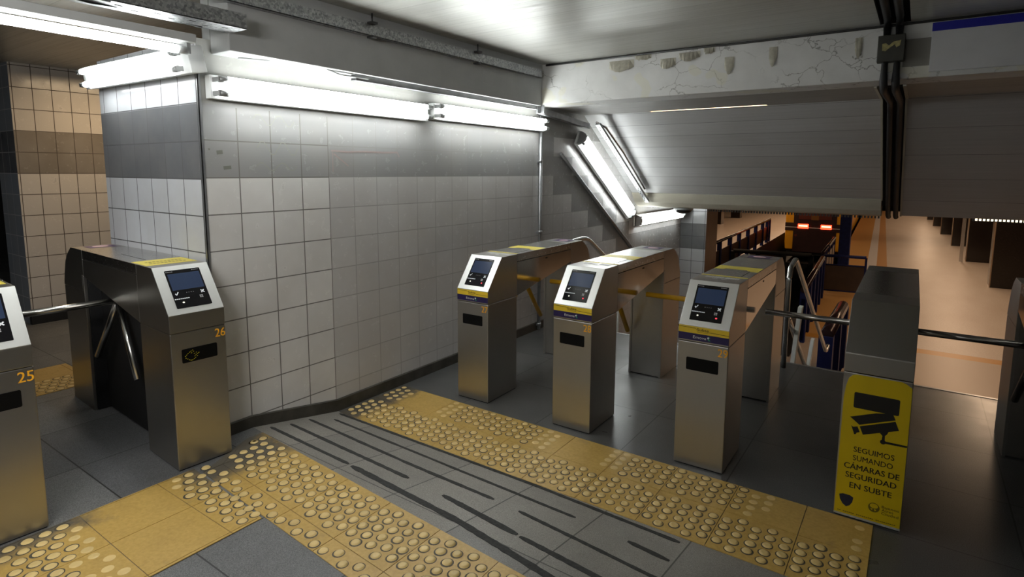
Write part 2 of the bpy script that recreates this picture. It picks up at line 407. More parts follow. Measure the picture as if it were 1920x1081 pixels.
FONT_CACHE = {}
def glyphs(body, size, bold=0.0, spacing=1.0):
    """letter outlines as a flat mesh, lower-left at the origin; returns verts, faces, width"""
    cu = bpy.data.curves.new('letters', 'FONT'); cu.body = body; cu.size = size; cu.offset = bold; cu.space_character = spacing; cu.resolution_u = 3
    ob = bpy.data.objects.new('letters', cu); COL.objects.link(ob)
    dg = bpy.context.evaluated_depsgraph_get(); me = bpy.data.meshes.new_from_object(ob.evaluated_get(dg))
    vs_ = [tuple(v.co) for v in me.vertices]; fs = [list(p.vertices) for p in me.polygons]
    bpy.data.objects.remove(ob); bpy.data.curves.remove(cu); bpy.data.meshes.remove(me)
    x0 = min(v[0] for v in vs_); x1 = max(v[0] for v in vs_)
    return [(v[0] - x0, v[1], 0) for v in vs_], fs, x1 - x0
def text(mb, body, fn, x0, x1, y, hcap, bold=0.0, m=None):
    """write text between x0 and x1 with cap height hcap, baseline y; fn(x, y) -> 3-D"""
    vs_, fs, wd = glyphs(body, hcap / .69)
    k = (x1 - x0) / wd
    if m: mb.mat(m)
    o_ = Vector(fn(0, 0)); nrm = (Vector(fn(1, 0)) - o_).cross(Vector(fn(0, 1)) - o_).normalized()
    for i, b in enumerate((-bold * .6, 0, bold * .6) if bold else (0,)):
        mb._add([tuple(Vector(fn(x0 + v[0] * k + b, y + v[1])) + nrm * (.00025 * i)) for v in vs_], fs)
def rrect(x0, x1, y0, y1, r, n=4):
    out = []
    for cx_, cy_, a0 in ((x1 - r, y1 - r, 0), (x0 + r, y1 - r, 90), (x0 + r, y0 + r, 180), (x1 - r, y0 + r, 270)):
        for k in range(n + 1):
            a = math.radians(a0 + 90 * k / n); out.append((cx_ + r * math.cos(a), cy_ + r * math.sin(a)))
    return out
def disc(cx_, cy_, rx, ry=None, n=16):
    ry = ry or rx
    return [(cx_ + rx * math.cos(2 * PI * k / n), cy_ + ry * math.sin(2 * PI * k / n)) for k in range(n)]

# ------------------------------------------------------------------ the setting
ZU = .1167          # upper floor level
def near_far(x): return 1.866 - .066 * (x + 3.16)      # far edge of the near tactile strip
mb = MB()
mb.face([(-14, -4, ZU), (4, -4, ZU), (4, near_far(4), ZU), (-3.225, near_far(-3.225), ZU), (-3.225, 1.665, ZU), (-14, 1.665, ZU)])
mb.face([(-14, 1.665, ZU), (-4.49, 1.665, ZU), (-4.49, 9, ZU), (-14, 9, ZU)])
struct(mb, 'floor', M['floor_up'])
mb = MB(); N = 12
for i in range(N):
    xa = -3.225 + (4 + 3.225) * i / N; xb = -3.225 + (4 + 3.225) * (i + 1) / N
    mb.face([(xa, near_far(xa), ZU), (xb, near_far(xb), ZU), (xb, 2.5, 0), (xa, 2.5, 0)])
struct(mb, 'floor', M['floor_ramp'])
mb = MB(); mb.face([(-3.225, 2.5, 0), (4, 2.5, 0), (4, 5.48, 0), (-3.225, 5.48, 0)])
struct(mb, 'floor', M['floor_low'])
# stairs going down to the platform
PZ = -1.45; NS = 8; RUN = .37
mb = MB().mat(M['step'])
for i in range(NS):
    y = 5.48 + RUN * i; z = PZ / NS * (i + 1)
    mb.mat(M['step']); mb.box(-3.225, 4, y, y + RUN + .02, PZ - .3, z)
    mb.mat(M['galv_plain']); mb.box(-3.2, 3.9, y - .012, y + .018, -.012 + PZ / NS * i, .003 + PZ / NS * i)
stairs = struct(mb, 'floor')
# platform at the lower level and the track pit
YS = 5.48 + RUN * NS
def px(x, y): return x - .0424 * y
mb = MB().mat(M['platform'])
def strip(x0, x1, y0, y1, z, n=6):
    for i in range(n):
        ya = y0 + (y1 - y0) * i / n; yb = y0 + (y1 - y0) * (i + 1) / n
        mb.face([(px(x0, ya), ya, z), (px(x1, ya), ya, z), (px(x1, yb), yb, z), (px(x0, yb), yb, z)])
strip(-1.15, 9, YS, 75, PZ); strip(-16, -4.2, 10.6, 75, PZ); strip(-16, -1.15, YS, 10.6, PZ)
mb.mat(M['pit']); strip(-4.2, -1.15, 10.6, 75, PZ - 1.2)
for x in (-4.2, -1.15):
    mb.face([(px(x, 10.6), 10.6, PZ), (px(x, 75), 75, PZ), (px(x, 75), 75, PZ - 1.2), (px(x, 10.6), 10.6, PZ - 1.2)])
mb.face([(px(-4.2, 10.6), 10.6, PZ), (px(-1.15, 10.6), 10.6, PZ), (px(-1.15, 10.6), 10.6, PZ - 1.2), (px(-4.2, 10.6), 10.6, PZ - 1.2)])
struct(mb, 'floor')
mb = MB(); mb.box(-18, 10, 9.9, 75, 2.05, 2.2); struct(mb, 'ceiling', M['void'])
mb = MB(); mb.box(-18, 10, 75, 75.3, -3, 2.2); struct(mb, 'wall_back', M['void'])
mb = MB(); mb.box(-16, -15.7, YS, 75, -3, 2.2); struct(mb, 'wall_left', M['pillar_dark'])
mb = MB(); mb.box(9, 9.3, 8, 75, -3, 2.2); struct(mb, 'wall_right', M['pillar_dark'])

# tiled wall block on the left, with pier face towards the near corridor
mb = MB()
X1, X0, Y0, Y1 = -3.225, -4.49, 1.665, 9.572
mb.mat(M['tile_main']).face([(X1, Y0, 0), (X1, Y1, PZ), (X1, Y1, 2.68), (X1, Y0 + .08, 2.68), (X1, Y0 + .08, 2.37), (X1, Y0, 2.37)])
mb.face([(X1, Y0, 0), (X1, 5.48, 0), (X1, 5.48, PZ), (X1, Y0, PZ)])
mb.face([(X1, 5.48, 0), (X1, Y1, PZ), (X1, 5.48, PZ)])
mb.mat(M['tile_face']).face([(X0, Y0, ZU), (X1, Y0, ZU), (X1, Y0, 2.37), (X0, Y0, 2.37)])
mb.mat(M['soffit_paint']).face([(X0, Y0, ZU), (X0, Y1, ZU), (X0, Y1, 2.37), (X0, Y0, 2.37)])
mb.face([(X0, Y0, 2.37), (X1, Y0, 2.37), (X1, Y1, 2.37), (X0, Y1, 2.37)])
mb.box(X1 - .08, X1 - .002, Y0 + .08, Y1, 2.36, 2.68)
mb.face([(X0, Y1, PZ), (X1, Y1, PZ), (X1, Y1, 2.68), (X0, Y1, 2.68)])
struct(mb, 'wall_left')
# pier at the foot of the stairs
mb = MB(); mb.mat(M['tile_end']).box(-3.6, -2.8, 9.574, 10.2, PZ, 2.05)
struct(mb, 'wall_left', bevel=0)
mb = MB(); mb.box(-2.803, -2.795, 9.574, 10.2, PZ, 2.05); struct(mb, 'wall_left', M['brown_tile'])
# skirting boards
mb = MB()
def sk(p0, p1, h=.085, d=.012):
    mb.prism([(0, 0), (d, 0), (d, h - .006), (d * .6, h), (0, h)], lambda q, tt: (-3.225 + q[0], tt[0], tt[1] + q[1]), p0, p1)
sk((1.665, ZU - .01), (near_far(-3.2), ZU - .01)); sk((near_far(-3.2), ZU - .01), (2.5, 0)); sk((2.5, 0), (5.48, 0))
struct(mb, 'baseboard_left', M['baseboard'])
struct(B(X0, X1, 1.653, 1.667, ZU, ZU + .09), 'baseboard_pier', M['baseboard'])
# metal edging on the pier corner
mb = MB(); mb.box(-3.238, -3.2205, 1.6605, 1.6645, .2, 2.24); mb.box(-3.2245, -3.2205, 1.6605, 1.676, .2, 2.24)
struct(mb, 'trim_1', M['galv_plain'])
# far corridor pier
mb = MB(); mb.mat(M['tile_far']).face([(-7.2, 1.92, .22), (-7.2, 5, .22), (-7.2, 5, 2.68), (-7.2, 1.92, 2.68)])
mb.mat(M['tile_far_face']).face([(-7.2, 1.92, ZU), (-7.75, 1.92, ZU), (-7.75, 1.92, 2.68), (-7.2, 1.92, 2.68)])
struct(mb, 'wall_far')
struct(B(-7.25, -7.185, 1.915, 5, ZU, .225), 'baseboard_far', M['void'])
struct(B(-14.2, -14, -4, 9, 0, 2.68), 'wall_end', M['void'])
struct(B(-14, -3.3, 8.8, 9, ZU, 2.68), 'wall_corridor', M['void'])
struct(B(-14, 4, -4.2, -4, 0, 2.68), 'wall_front', M['soffit_paint'])
struct(B(4, 4.2, -4, 8.6, -1.6, 2.68), 'wall_right', M['soffit_paint'])
# ceiling of planks
mb = MB(); mb.box(-14, -.30, -4, 4.86, 2.68, 2.72); mb.box(-.125, 4, -4, 4.86, 2.68, 2.72); struct(mb, 'ceiling', M['ceil'])
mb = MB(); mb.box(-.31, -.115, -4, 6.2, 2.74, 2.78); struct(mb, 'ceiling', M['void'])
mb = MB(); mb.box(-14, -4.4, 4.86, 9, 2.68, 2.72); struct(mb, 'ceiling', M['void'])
# concrete beam above the tiled wall
mb = MB(); mb.box(-3.226, -3.04, 1.745, 4.87, 2.295, 2.685); struct(mb, 'trim_2', M['soffit_paint'], .006)
# cross beam with peeling paint
beam = struct(B(-3.226, 4, 4.86, 5.16, 2.307, 2.685), 'trim_3', M['beam_paint'], .006)
random.seed(11)
for (x, z, sx, sz, d) in ((-2.22, 2.625, .16, .07, .035), (-2.02, 2.655, .10, .03, .02), (-1.80, 2.60, .09, .06, .03), (-1.62, 2.632, .12, .05, .035), (-1.46, 2.648, .06, .03, .02), (-1.30, 2.56, .05, .09, .012), (-.98, 2.6, .04, .1, .01), (-.42, 2.60, .03, .1, .014)):
    n = 6; mb = MB()
    for i in range(n):
        a, b = i / n, (i + 1) / n
        pa = []
        for q in (a, b):
            lo = z - 1.35 * sz * (.5 + .5 * math.sin(q * PI)) + random.uniform(-.006, .006)
            pa.append((x + 1.45 * sx * (q - .5), lo, 1.5 * d * math.sin(q * PI)))
        mb.face([(pa[0][0], 4.858, z + .012), (pa[1][0], 4.858, z + .012), (pa[1][0], 4.858 - pa[1][2], pa[1][1]), (pa[0][0], 4.858 - pa[0][2], pa[0][1])])
    fl = mb.build('paint_flake', M['flake_back'], beam)
    s_ = fl.modifiers.new('thick', 'SOLIDIFY'); s_.thickness = .002
# soffit and sloped ceiling over the stairs, left and right of the cable slot
SY0, SZ0, SY1, SZ1 = 6.08, 2.31, 7.52, 1.38
mb = MB(); mb.box(-3.226, -.315, 5.16, 6.02, 2.31, 2.318); mb.box(-3.226, -2.42, 6.02, 6.078, 2.31, 2.318); mb.box(-1.25, -.315, 6.02, 6.078, 2.31, 2.318); struct(mb, 'ceiling', M['soffit_panel'])
vl = area('gap_fill_light', (-1.8, 5.86, 2.5), 1.3, .06, 14, WARM); vl.rotation_euler = Vector((0, .22, -.17)).to_track_quat('-Z', 'Y').to_euler()  # unseen added light, stands in for platform light leaking through the soffit gap
struct(B(-.145, 4, 5.16, 6.075, 2.31, 2.34), 'ceiling', M['soffit_panel'])
dn = Vector((0, SZ0 - SZ1, SY1 - SY0)).normalized()
def slab(x0, x1, ya, za, yb, zb, th_): return MB().obox((x0, ya, za), (x1 - x0, 0, 0), (0, yb - ya, zb - za), tuple(dn * th_))
struct(slab(-3.226, -.315, SY0, SZ0, SY1, SZ1, .05), 'ceiling', M['slope'])
struct(slab(-.15, 4, SY0, SZ0, 7.80, 1.20, .05), 'ceiling', M['slope_r'])
struct(slab(-.33, -.13, SY0 - .1, SZ0 + .16, 7.8, 1.3, .03), 'ceiling', M['void'])
struct(B(-.33, -.13, 5.16, 6.1, 2.40, 2.43), 'ceiling', M['void'])
mb = MB(); mb.box(-.331, -.313, 5.2, 6.09, 2.30, 2.345); mb.obox((-.331, SY0, SZ0 - .01), (.018, 0, 0), (0, SY1 - SY0, SZ1 - SZ0), tuple(dn * .06)); struct(mb, 'trim_4', M['cream'])
mb = MB(); mb.box(-.15, -.128, 5.2, 6.09, 2.30, 2.345); mb.obox((-.15, SY0, SZ0 - .01), (.016, 0, 0), (0, 7.8 - SY0, 1.2 - SZ0), tuple(dn * .06)); struct(mb, 'trim_5', M['cream'])
# rounded cream beam along the foot of the slope
poly = [(7.50, 1.385), (7.54, 1.33), (7.60, 1.26), (7.68, 1.205), (7.78, 1.185), (7.9, 1.19), (7.98, 1.25), (7.98, 1.9), (7.60, 1.9), (7.56, 1.42)]
struct(MB().prism(poly, lambda q, x: (x, q[0], q[1]), -3.226, -.325), 'trim_6', M['cream'])
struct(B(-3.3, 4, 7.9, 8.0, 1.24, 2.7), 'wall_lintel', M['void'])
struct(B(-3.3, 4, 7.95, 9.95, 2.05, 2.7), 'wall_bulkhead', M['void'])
# corrugated drip edge below the foot of the slope
mb = MB()
x = -2.3
while x < -.36: mb.box(x, x + .016, 7.90, 7.93, 1.15, 1.2); x += .034
struct(mb, 'trim_7', M['dark_steel'])

mb = MB()
def scrib(pts, wd):
    for (a, b), (c, d) in zip(pts, pts[1:]):
        n = Vector((-(d - b), c - a)).normalized() * wd / 2
        mb.face([(-3.2238, a + n.x, b + n.y), (-3.2238, c + n.x, d + n.y), (-3.2238, c - n.x, d - n.y), (-3.2238, a - n.x, b - n.y)])
mb.mat(simple('faded_marker', (.27, .27, .24), .5))
for y0, z0, k in ((1.99, 1.80, 1.0), (1.98, 1.69, .6), (1.97, 1.965, .8)):
    scrib([(y0 + .023 * i, z0 + .042 * k * math.sin(i * 1.05)) for i in range(13)], .006)
mb.mat(simple('faded_red_marker', (.33, .26, .25), .5))
scrib([(2.52, 1.80), (2.66, 1.795), (2.8, 1.802), (2.98, 1.80), (3.12, 1.805), (3.14, 1.77)], .012); scrib([(2.53, 1.79), (2.53, 1.66)], .008); scrib([(2.54, 1.78), (2.66, 1.70)], .01)
mb.mat(simple('glue_residue', (.16, .16, .14), .7))
for y, z, a, b in ((1.745, 1.765, .035, .022), (1.70, 1.78, .008, .01), (1.78, 1.68, .045, .02)): scrib([(y, z), (y + a, z + .004)], b)
struct(mb, 'wall_left')
# ------------------------------------------------------------------ tactile paving
def tactile(name, label, corners_fn, u0, u1, v0, v1, uo, vo, z, skip=lambda i, j: False, keep=lambda x, y: True, clear=lambda x, y: True, worn=lambda x, y: 1.0, grime=lambda x, y: 0.0):
    """yellow slab from u0..u1 (along) and v0..v1 (across); tiles of .331 m counted from uo, vo"""
    T = .331; root_mb = MB(); root_mb.mat(M['tactile'])
    iu0 = math.floor((u0 - uo) / T); iu1 = math.ceil((u1 - uo) / T); iv0 = math.floor((v0 - vo) / T); iv1 = math.ceil((v1 - vo) / T)
    G = .0016; domes = root_mb; rings = root_mb
    for i in range(iu0, iu1):
        for j in range(iv0, iv1):
            a0, a1 = max(u0, uo + i * T), min(u1, uo + (i + 1) * T); b0, b1 = max(v0, vo + j * T), min(v1, vo + (j + 1) * T)
            if a1 - a0 < .01 or b1 - b0 < .01: continue
            cs = [corners_fn(a, b) for a, b in ((a0 + G, b0 + G), (a1 - G, b0 + G), (a1 - G, b1 - G), (a0 + G, b1 - G))]
            if not keep(sum(c[0] for c in cs) / 4, sum(c[1] for c in cs) / 4): continue
            if max(c[1] for c in cs) - min(c[1] for c in cs) < .012: continue
            lo = [(c[0], c[1], z - .004) for c in cs]; hi = [(c[0], c[1], z + .003) for c in cs]
            root_mb.mat(M['tactile'])._add(lo + hi, [(4, 5, 6, 7), (0, 1, 5, 4), (1, 2, 6, 5), (2, 3, 7, 6), (3, 0, 4, 7)])
            if skip(i, j): continue
            for c in range(5):
                for r in range(6):
                    uu = uo + i * T + .0332 + c * .0662; vv = vo + j * T + .012 + r * .0615 + (.0308 if c % 2 else 0)
                    if not (a0 + .012 < uu < a1 - .012 and b0 + .012 < vv < b1 - .012): continue
                    x, y = corners_fn(uu, vv)[:2]
                    wn = worn(x, y)
                    if not clear(x, y): continue
                    if random.random() > .75 + .5 * wn or wn < .12: continue
                    h = .0055 * max(.25, min(1, wn * random.uniform(.75, 1.15))); rr = .0220 * random.uniform(.94, 1.04)
                    zt = z + .003
                    ns = 14
                    ring0 = [(x + rr * math.cos(2 * PI * k / ns), y + rr * math.sin(2 * PI * k / ns), zt) for k in range(ns)]
                    ring1 = [(x + rr * .80 * math.cos(2 * PI * k / ns), y + rr * .80 * math.sin(2 * PI * k / ns), zt + h) for k in range(ns)]
                    ring2 = [(x + rr * .45 * math.cos(2 * PI * k / ns), y + rr * .45 * math.sin(2 * PI * k / ns), zt + h * 1.12) for k in range(ns)]
                    fs = [(k, (k + 1) % ns, ns + (k + 1) % ns, ns + k) for k in range(ns)] + [(ns + k, ns + (k + 1) % ns, 2 * ns + (k + 1) % ns, 2 * ns + k) for k in range(ns)] + [list(range(2 * ns, 3 * ns))]
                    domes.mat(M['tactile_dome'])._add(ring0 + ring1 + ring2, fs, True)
                    rings.mat(M['dome_dirt_shade'])
                    ro = rr * random.uniform(1.16, 1.30); ox, oy = random.uniform(-.001, .0015), random.uniform(-.0035, -.0005)  # grime ring offset so a dark crescent paints the dome's shadow side
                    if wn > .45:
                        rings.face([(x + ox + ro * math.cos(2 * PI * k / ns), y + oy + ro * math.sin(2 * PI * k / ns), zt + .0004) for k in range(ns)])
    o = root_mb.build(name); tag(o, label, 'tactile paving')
    return o
def wear(x, y): return .55 + .45 * math.sin(3.1 * x + 1.3) * math.cos(4.3 * y) + (.25 if y < 2.8 else -.1)
tactile('tactile_strip', 'wide yellow tactile strip of dotted tiles in front of turnstiles 27 to 29', lambda u, v: (u, v), -3.19, -.057, 2.49, 3.11, -3.32, 2.49, .001,
        worn=lambda x, y: 1.0 if y < 2.78 else .5 + .5 * math.sin(5 * x), grime=lambda x, y: .1)
def nf(u, v): return (u, max(v - .066 * (u + 3.16), 1.76 if u < -3.02 else -9))
tactile('tactile_strip', 'yellow tactile strip along the upper edge of the ramp with black stripes', nf, -3.10, .9, 1.43, 1.866, -2.923, 1.535, ZU,
        clear=lambda x, y: not (x < -3.005 and y < 1.655), worn=lambda x, y: 1.0, grime=lambda x, y: .1)
tactile('tactile_strip', 'yellow tactile strip with smooth worn tiles in front of turnstiles 25 and 26', lambda u, v: (u, min(v, 1.418 - .066 * (u + 3.16))), -3.0, -2.31, -1.2, 1.43, -3.0 + .012, .895, ZU,
        skip=lambda i, j: j == 0, worn=lambda x, y: min(1, max(0, .2 + abs(y - 1.0) * 1.9 - (x + 3.0) * .55)) if y < .9 else min(1, .1 + (y - 1.22) * 5 + (x + 2.9) * .9), grime=lambda x, y: .05)
tactile('tactile_strip', 'short yellow tactile strip far behind turnstile 26 on the corridor floor', lambda u, v: (u, v), -5.53, -4.86, -.6, 1.66, -5.53, .3, ZU,
        skip=lambda i, j: random.random() < .4, worn=lambda x, y: .6, grime=lambda x, y: .3)

# ------------------------------------------------------------------ anti-slip strips on the ramp
def rz_(x, y):
    a = near_far(x); return ZU * max(0, min(1, (2.5 - y) / (2.5 - a)))
SL = [('nearest the near tactile strip, starting at the wall', [(-3.161, 1.952), (-2.415, 1.935)], .022),
      ('longest and thickest, just above the near tactile strip', [(-2.385, 1.93), (-1.605, 1.881), (-1.031, 1.789), (-.7, 1.74)], .034),
      ('second up the ramp, ending half way along', [(-3.147, 2.08), (-2.074, 2.044)], .024),
      ('third across the ramp, starting at the wall', [(-3.165, 2.23), (-2.241, 2.185), (-1.615, 2.175)], .022),
      ('fourth across the ramp, long and thin', [(-3.075, 2.358), (-2.092, 2.329), (-1.227, 2.305)], .018),
      ('along the lower edge of the wide tactile strip', [(-3.16, 2.470), (-1.549, 2.474), (-.766, 2.44)], .022),
      ('short piece in the pale patch of the ramp', [(-1.82, 2.025), (-1.336, 1.972)], .030),
      ('following on from the short piece towards the right', [(-1.32, 1.966), (-.6, 1.895)], .027),
      ('in the right half of the ramp, long and slanting', [(-1.458, 2.163), (-.5, 2.06)], .020),
      ('shortest, alone near the right end of the ramp', [(-.948, 2.278), (-.749, 2.253)], .024)]
for lb, pts, wd in SL:
    mb = MB(); random.seed(len(lb))
    fine = []
    for (xa, ya), (xb, yb) in zip(pts, pts[1:]):
        n = max(2, int(abs(xb - xa) / .03))
        for k in range(n): fine.append((xa + (xb - xa) * k / n, ya + (yb - ya) * k / n))
    fine.append(pts[-1])
    prev = None
    for k, (x, y) in enumerate(fine):
        e = wd / 2 * 1.2 * (random.uniform(.82, 1.12) if 0 < k < len(fine) - 1 else .45)
        cur = (x, y - e, y + e)
        if prev:
            q = [(prev[0], prev[1]), (cur[0], cur[1]), (cur[0], cur[2]), (prev[0], prev[2])]
            lo = [(a, b, rz_(a, b) - .001) for a, b in q]; hi = [(a, b, rz_(a, b) + .0025) for a, b in q]
            mb._add(lo + hi, [(4, 5, 6, 7), (0, 1, 5, 4), (1, 2, 6, 5), (2, 3, 7, 6), (3, 0, 4, 7)])
        prev = cur
    tag(mb.build('anti_slip_strip', M['antislip']), 'black anti-slip strip on the ramp, ' + lb, 'anti-slip strip', 'anti-slip strips on the ramp')

# ------------------------------------------------------------------ turnstiles
W = .277; HB = .728; ZP = .820; VP = .1735; SL_ = math.hypot(VP, 1.05 - ZP)
def slant(x, s, o=0.0):
    """point on the sloping reader face: s up the slope, o out of it"""
    c, sn = VP / SL_, (1.05 - ZP) / SL_
    return (x, s * c - o * sn, ZP + s * sn + o * c)
def turnstile(loc, rz, label, number=None, arms='steel', stickers=True, infill=False, blank=False, red=False, full=True):
    T = thing('turnstile', loc, label, 'turnstile', 'turnstiles', rz)
    st = M['steel']
    fc = B(0, W, 0, .375, .006, HB).build('front_column', st, T, .004)
    B(.006, W - .006, .006, .37, 0, .008).build('plinth', M['gap'], T)
    rc = MB(); rc.box(.004, W - .004, 1.256, 1.63, .006, .782)
    for x0, x1 in ((0, .018), (W - .018, W)): rc.box(x0, x1, 1.25, 1.64, 0, .782); rc.box(x0, x1, 1.25, 1.27, .78, .886)
    rc.box(.004, W - .004, 1.256, 1.27, .78, .886)
    rc.build('rear_column', st, T, .002)
    prof = [(0, HB), (0, ZP), (VP, 1.05), (1.455, 1.05), (1.57, .972), (1.632, .85), (1.655, .785)]
    ins = [(.006, HB + .002), (.006, ZP - .002), (VP + .003, 1.044), (1.452, 1.044), (1.562, .968), (1.624, .85), (1.64, .787), (1.272, .787), (1.272, .895), (.376, .742), (.376, HB + .002)]
    MB().prism(ins, lambda q, x: (x, q[0], q[1]), .004, W - .004).build('chassis', M['gap'], T)
    fr = [(0, HB + .003), (0, ZP), (VP, 1.05), (.3745, 1.05), (.3745, HB + .003)]
    MB().prism(fr, lambda q, x: (x, q[0], q[1]), 0, W).build('front_cowl', st, T, .002)
    re = [(1.2725, .785), (1.2725, .889), (1.2435, .889), (1.2435, 1.05), (1.455, 1.05), (1.53, 1.005), (1.585, .95), (1.625, .86), (1.645, .80), (1.647, .785)]
    MB().prism(re, lambda q, x: (x, q[0], q[1]), 0, W).build('rear_cowl', st, T, .002)
    B(0, W, .377, 1.241, .994, 1.05).build('top_cover', M['steel_top'], T, .002)
    for x0, x1 in ((0, .006), (W - .006, W)):
        MB().prism([(.377, HB + .003), (1.241, .884), (1.241, .990), (.377, .990)], lambda q, x: (x, q[0], q[1]), x0, x1).build('side_panel', M['steel' if infill else 'steel_side'], T, .001)
    MB().prism([(.38, HB + .006), (1.24, .885), (1.24, .893), (.38, HB + .014)], lambda q, x: (x, q[0], q[1]), .006, W - .006).build('underside_panel', M['dark_steel'], T)
    # reader face
    if not blank:
        MB().prism([(0.001, .002), (W - .001, .002), (W - .001, SL_ - .001), (.001, SL_ - .001)], lambda q, o: slant(q[0], q[1], o), -.001, .0025).build('reader_plate', M['bezel'], T, .001)
        smb = MB().mat(M['screen']).prism(rrect(.051, .226, .035, .259, .004), lambda q, o: slant(q[0], q[1], o), .002, .0038)
        P = lambda x, s: slant(x, s, .0042)
        mb = smb; mb.mat(M['glyph'])
        mb.face([P(.064, .119), P(.069, .110), P(.073, .112), P(.069, .123)][::-1]); mb.face([P(.068, .111), P(.072, .110), P(.084, .127), P(.080, .130)])
        for a in (1, -1):
            mb.face([P(.2004 + dx * .008 + ex, .1167 + a * dx * .008 + ey) for dx, ex, ey in ((-1, .002, -.002 * a), (1, .002, -.002 * a), (1, -.002, .002 * a), (-1, -.002, .002 * a))])
        for k in range(8): mb.face([P(.0545 + .0092 * k + x, .086 + y) for x, y in ((0, 0), (.0072, 0), (.0072, .005), (0, .005))])
        mb.mat(M['glyph_dim'])
        for k in range(4): mb.face([P(*q) for q in disc(.122 + .011 * k, .1205, .0018, n=8)])
        for k in range(5): mb.face([P(.056 + .007 * k + x, .248 + y) for x, y in ((0, 0), (.005, 0), (.005, .004), (0, .004))]); mb.face([P(.184 + .007 * k + x, .249 + y) for x, y in ((0, 0), (.005, 0), (.005, .003), (0, .003))])
        for i, j in ((0, 0), (1, 0), (0, 1), (1, 1)): mb.face([P(.178 + .009 * i + x, .080 + .009 * j + y) for x, y in ((0, 0), (.007, 0), (.007, .007), (0, .007))])
        sc = mb.build('screen', None, T)
        mb = MB(); mb.mat(M['display']).face([P(x, s) for x, s in ((.06, .140), (.218, .140), (.218, .238), (.06, .238))]); mb.build('display', None, sc)
        mb = MB().mat(M['led_white']); mb.face([P(*q) for q in disc(.091, .066, .0055, .0045)]); mb.build('indicator_light', None, sc)
        if red:
            mb = MB().mat(M['led_red']); mb.face([P(*q) for q in disc(.194, .062, .0055, .0045)]); mb.build('red_indicator_light', None, sc)['label'] = 'lit red light on the screen'
    else:
        MB().prism([(0.001, .002), (W - .001, .002), (W - .001, SL_ - .001), (.001, SL_ - .001)], lambda q, o: slant(q[0], q[1], o), -.001, .002).build('blank_plate', st, T, .001)
        mb = MB(); mb.prism([(.11, .06), (.17, .06), (.17, .085), (.11, .085)], lambda q, o: slant(q[0], q[1], o), .0015, .0024); mb.build('label_plate', st, T)
    F = lambda x, z, o=.0012: (x, -o, z)
    if not blank:
        mb = MB().mat(M['black']).prism(rrect(.0505, .228, .567, .640, .007), lambda q, o: (q[0], -o, q[1]), -.001, .0015)
        # bar-code like lit dots on the window of 26
        if number == 26:
            mb.mat(M['led_amber'])
            for (x, z) in [(.064, .6), (.07, .606), (.077, .612), (.085, .618), (.092, .622), (.1, .626), (.066, .59), (.074, .584), (.082, .578), (.09, .574), (.098, .574), (.106, .578), (.11, .592), (.116, .598), (.108, .606), (.118, .61), (.124, .602), (.122, .59), (.094, .612), (.104, .618), (.13, .606), (.112, .582)]:
                mb.face([F(x + a, z + b, .0022) for a, b in ((0, 0), (.005, .001), (.006, .003), (.001, .003))])
        mb.build('display_window', None, T)
        mb = MB(); text(mb, str(number), lambda x, z: F(x, z), .2215, .2745, .669, .045, .0012, M['orange_text']); mb.build('number', None, T)
    if stickers and not blank:
        mb = MB(); mb.mat(M['sticker_yellow']).box(.001, W - .001, -.0012, .001, .7795, .8185)
        mb.mat(M['black_text'])
        for a, b in (((.001, .8105), (.094, .8085)), ((.094, .8085), (.104, .7995)), ((.17, .7945), (W - .001, .7915))):
            mb.face([F(a[0], a[1], .002), F(b[0], b[1], .002), F(b[0], b[1] + .0022, .002), F(a[0], a[1] + .0022, .002)])
        text(mb, 'Subte', lambda x, z: F(x, z, .002), .103, .168, .7965, .0155, .0004)
        for k in range(9): mb.face([F(.103 + .0072 * k + x, .789 + z, .002) for x, z in ((0, 0), (.0055, 0), (.0055, .002), (0, .002))])
        mb.build('yellow_sticker', None, T)
        mb = MB(); mb.mat(M['sticker_blue']).box(.001, W - .001, -.0012, .001, .7395, .7795)
        text(mb, 'Emova', lambda x, z: F(x, z, .002), .083, .156, .752, .0155, .0003, M['white_text'])
        mb.mat(M['white_text']).face([F(*q, .0022) for q in ((.159, .765), (.168, .771), (.172, .762), (.166, .757))])
        mb.mat(M['green_text']).face([F(*q, .0021) for q in ((.168, .771), (.178, .768), (.174, .762))]); mb.face([F(*q, .0021) for q in ((.163, .757), (.172, .757), (.179, .749), (.168, .748))])
        mb.build('blue_sticker', None, T)
    Tp = lambda x, v, o=.001: (x, v, 1.05 + o)
    if full and not blank:
        if stickers:
            B(.012, .226, .405, .648, 1.05, 1.0515).build('card_plate', M['steel_top'], T, .0005)
            B(.226, .2275, .42, .65, 1.05, 1.0508).build('card_slot', M['gap'], T)
            B(.003, W - .006, .375, .403, 1.05, 1.0512).build('yellow_sticker', M['sticker_top'], T)
            MB().prism([(.003, .655), (.06, .655), (.07, .69), (.20, .69), (.21, .645), (W - .003, .645), (W - .003, .81), (.003, .81)], lambda q, o: (q[0], q[1], o), 1.05, 1.0511).build('yellow_sticker', M['sticker_top'], T)
            mb = MB().mat(M['white_text']); random.seed(3)
            for x0 in [.045 + .013 * k for k in range(15)]:
                if .14 < x0 < .155: continue
                mb.face([Tp(x0, .30), Tp(x0 + .010, .30), Tp(x0 + .010 + .003, .345), Tp(x0 + .003, .345)])
            for x0 in (.1, .15): mb.face([Tp(x0, .262), Tp(x0 + .03, .262), Tp(x0 + .03, .278), Tp(x0, .278)])
            mb.build('top_lettering', None, T)
        else:
            mb = MB().mat(M['sticker_top']).box(.010, W - .012, .262, .465, 1.05, 1.0512).mat(M['olive_text'])
            for v0 in (.31, .37):
                for k in range(10): mb.face([Tp(.045 + .019 * k + x, v0 + v, .0018) for x, v in ((0, 0), (.014, 0), (.014, .018), (0, .018))])
            mb.build('yellow_sticker', None, T)
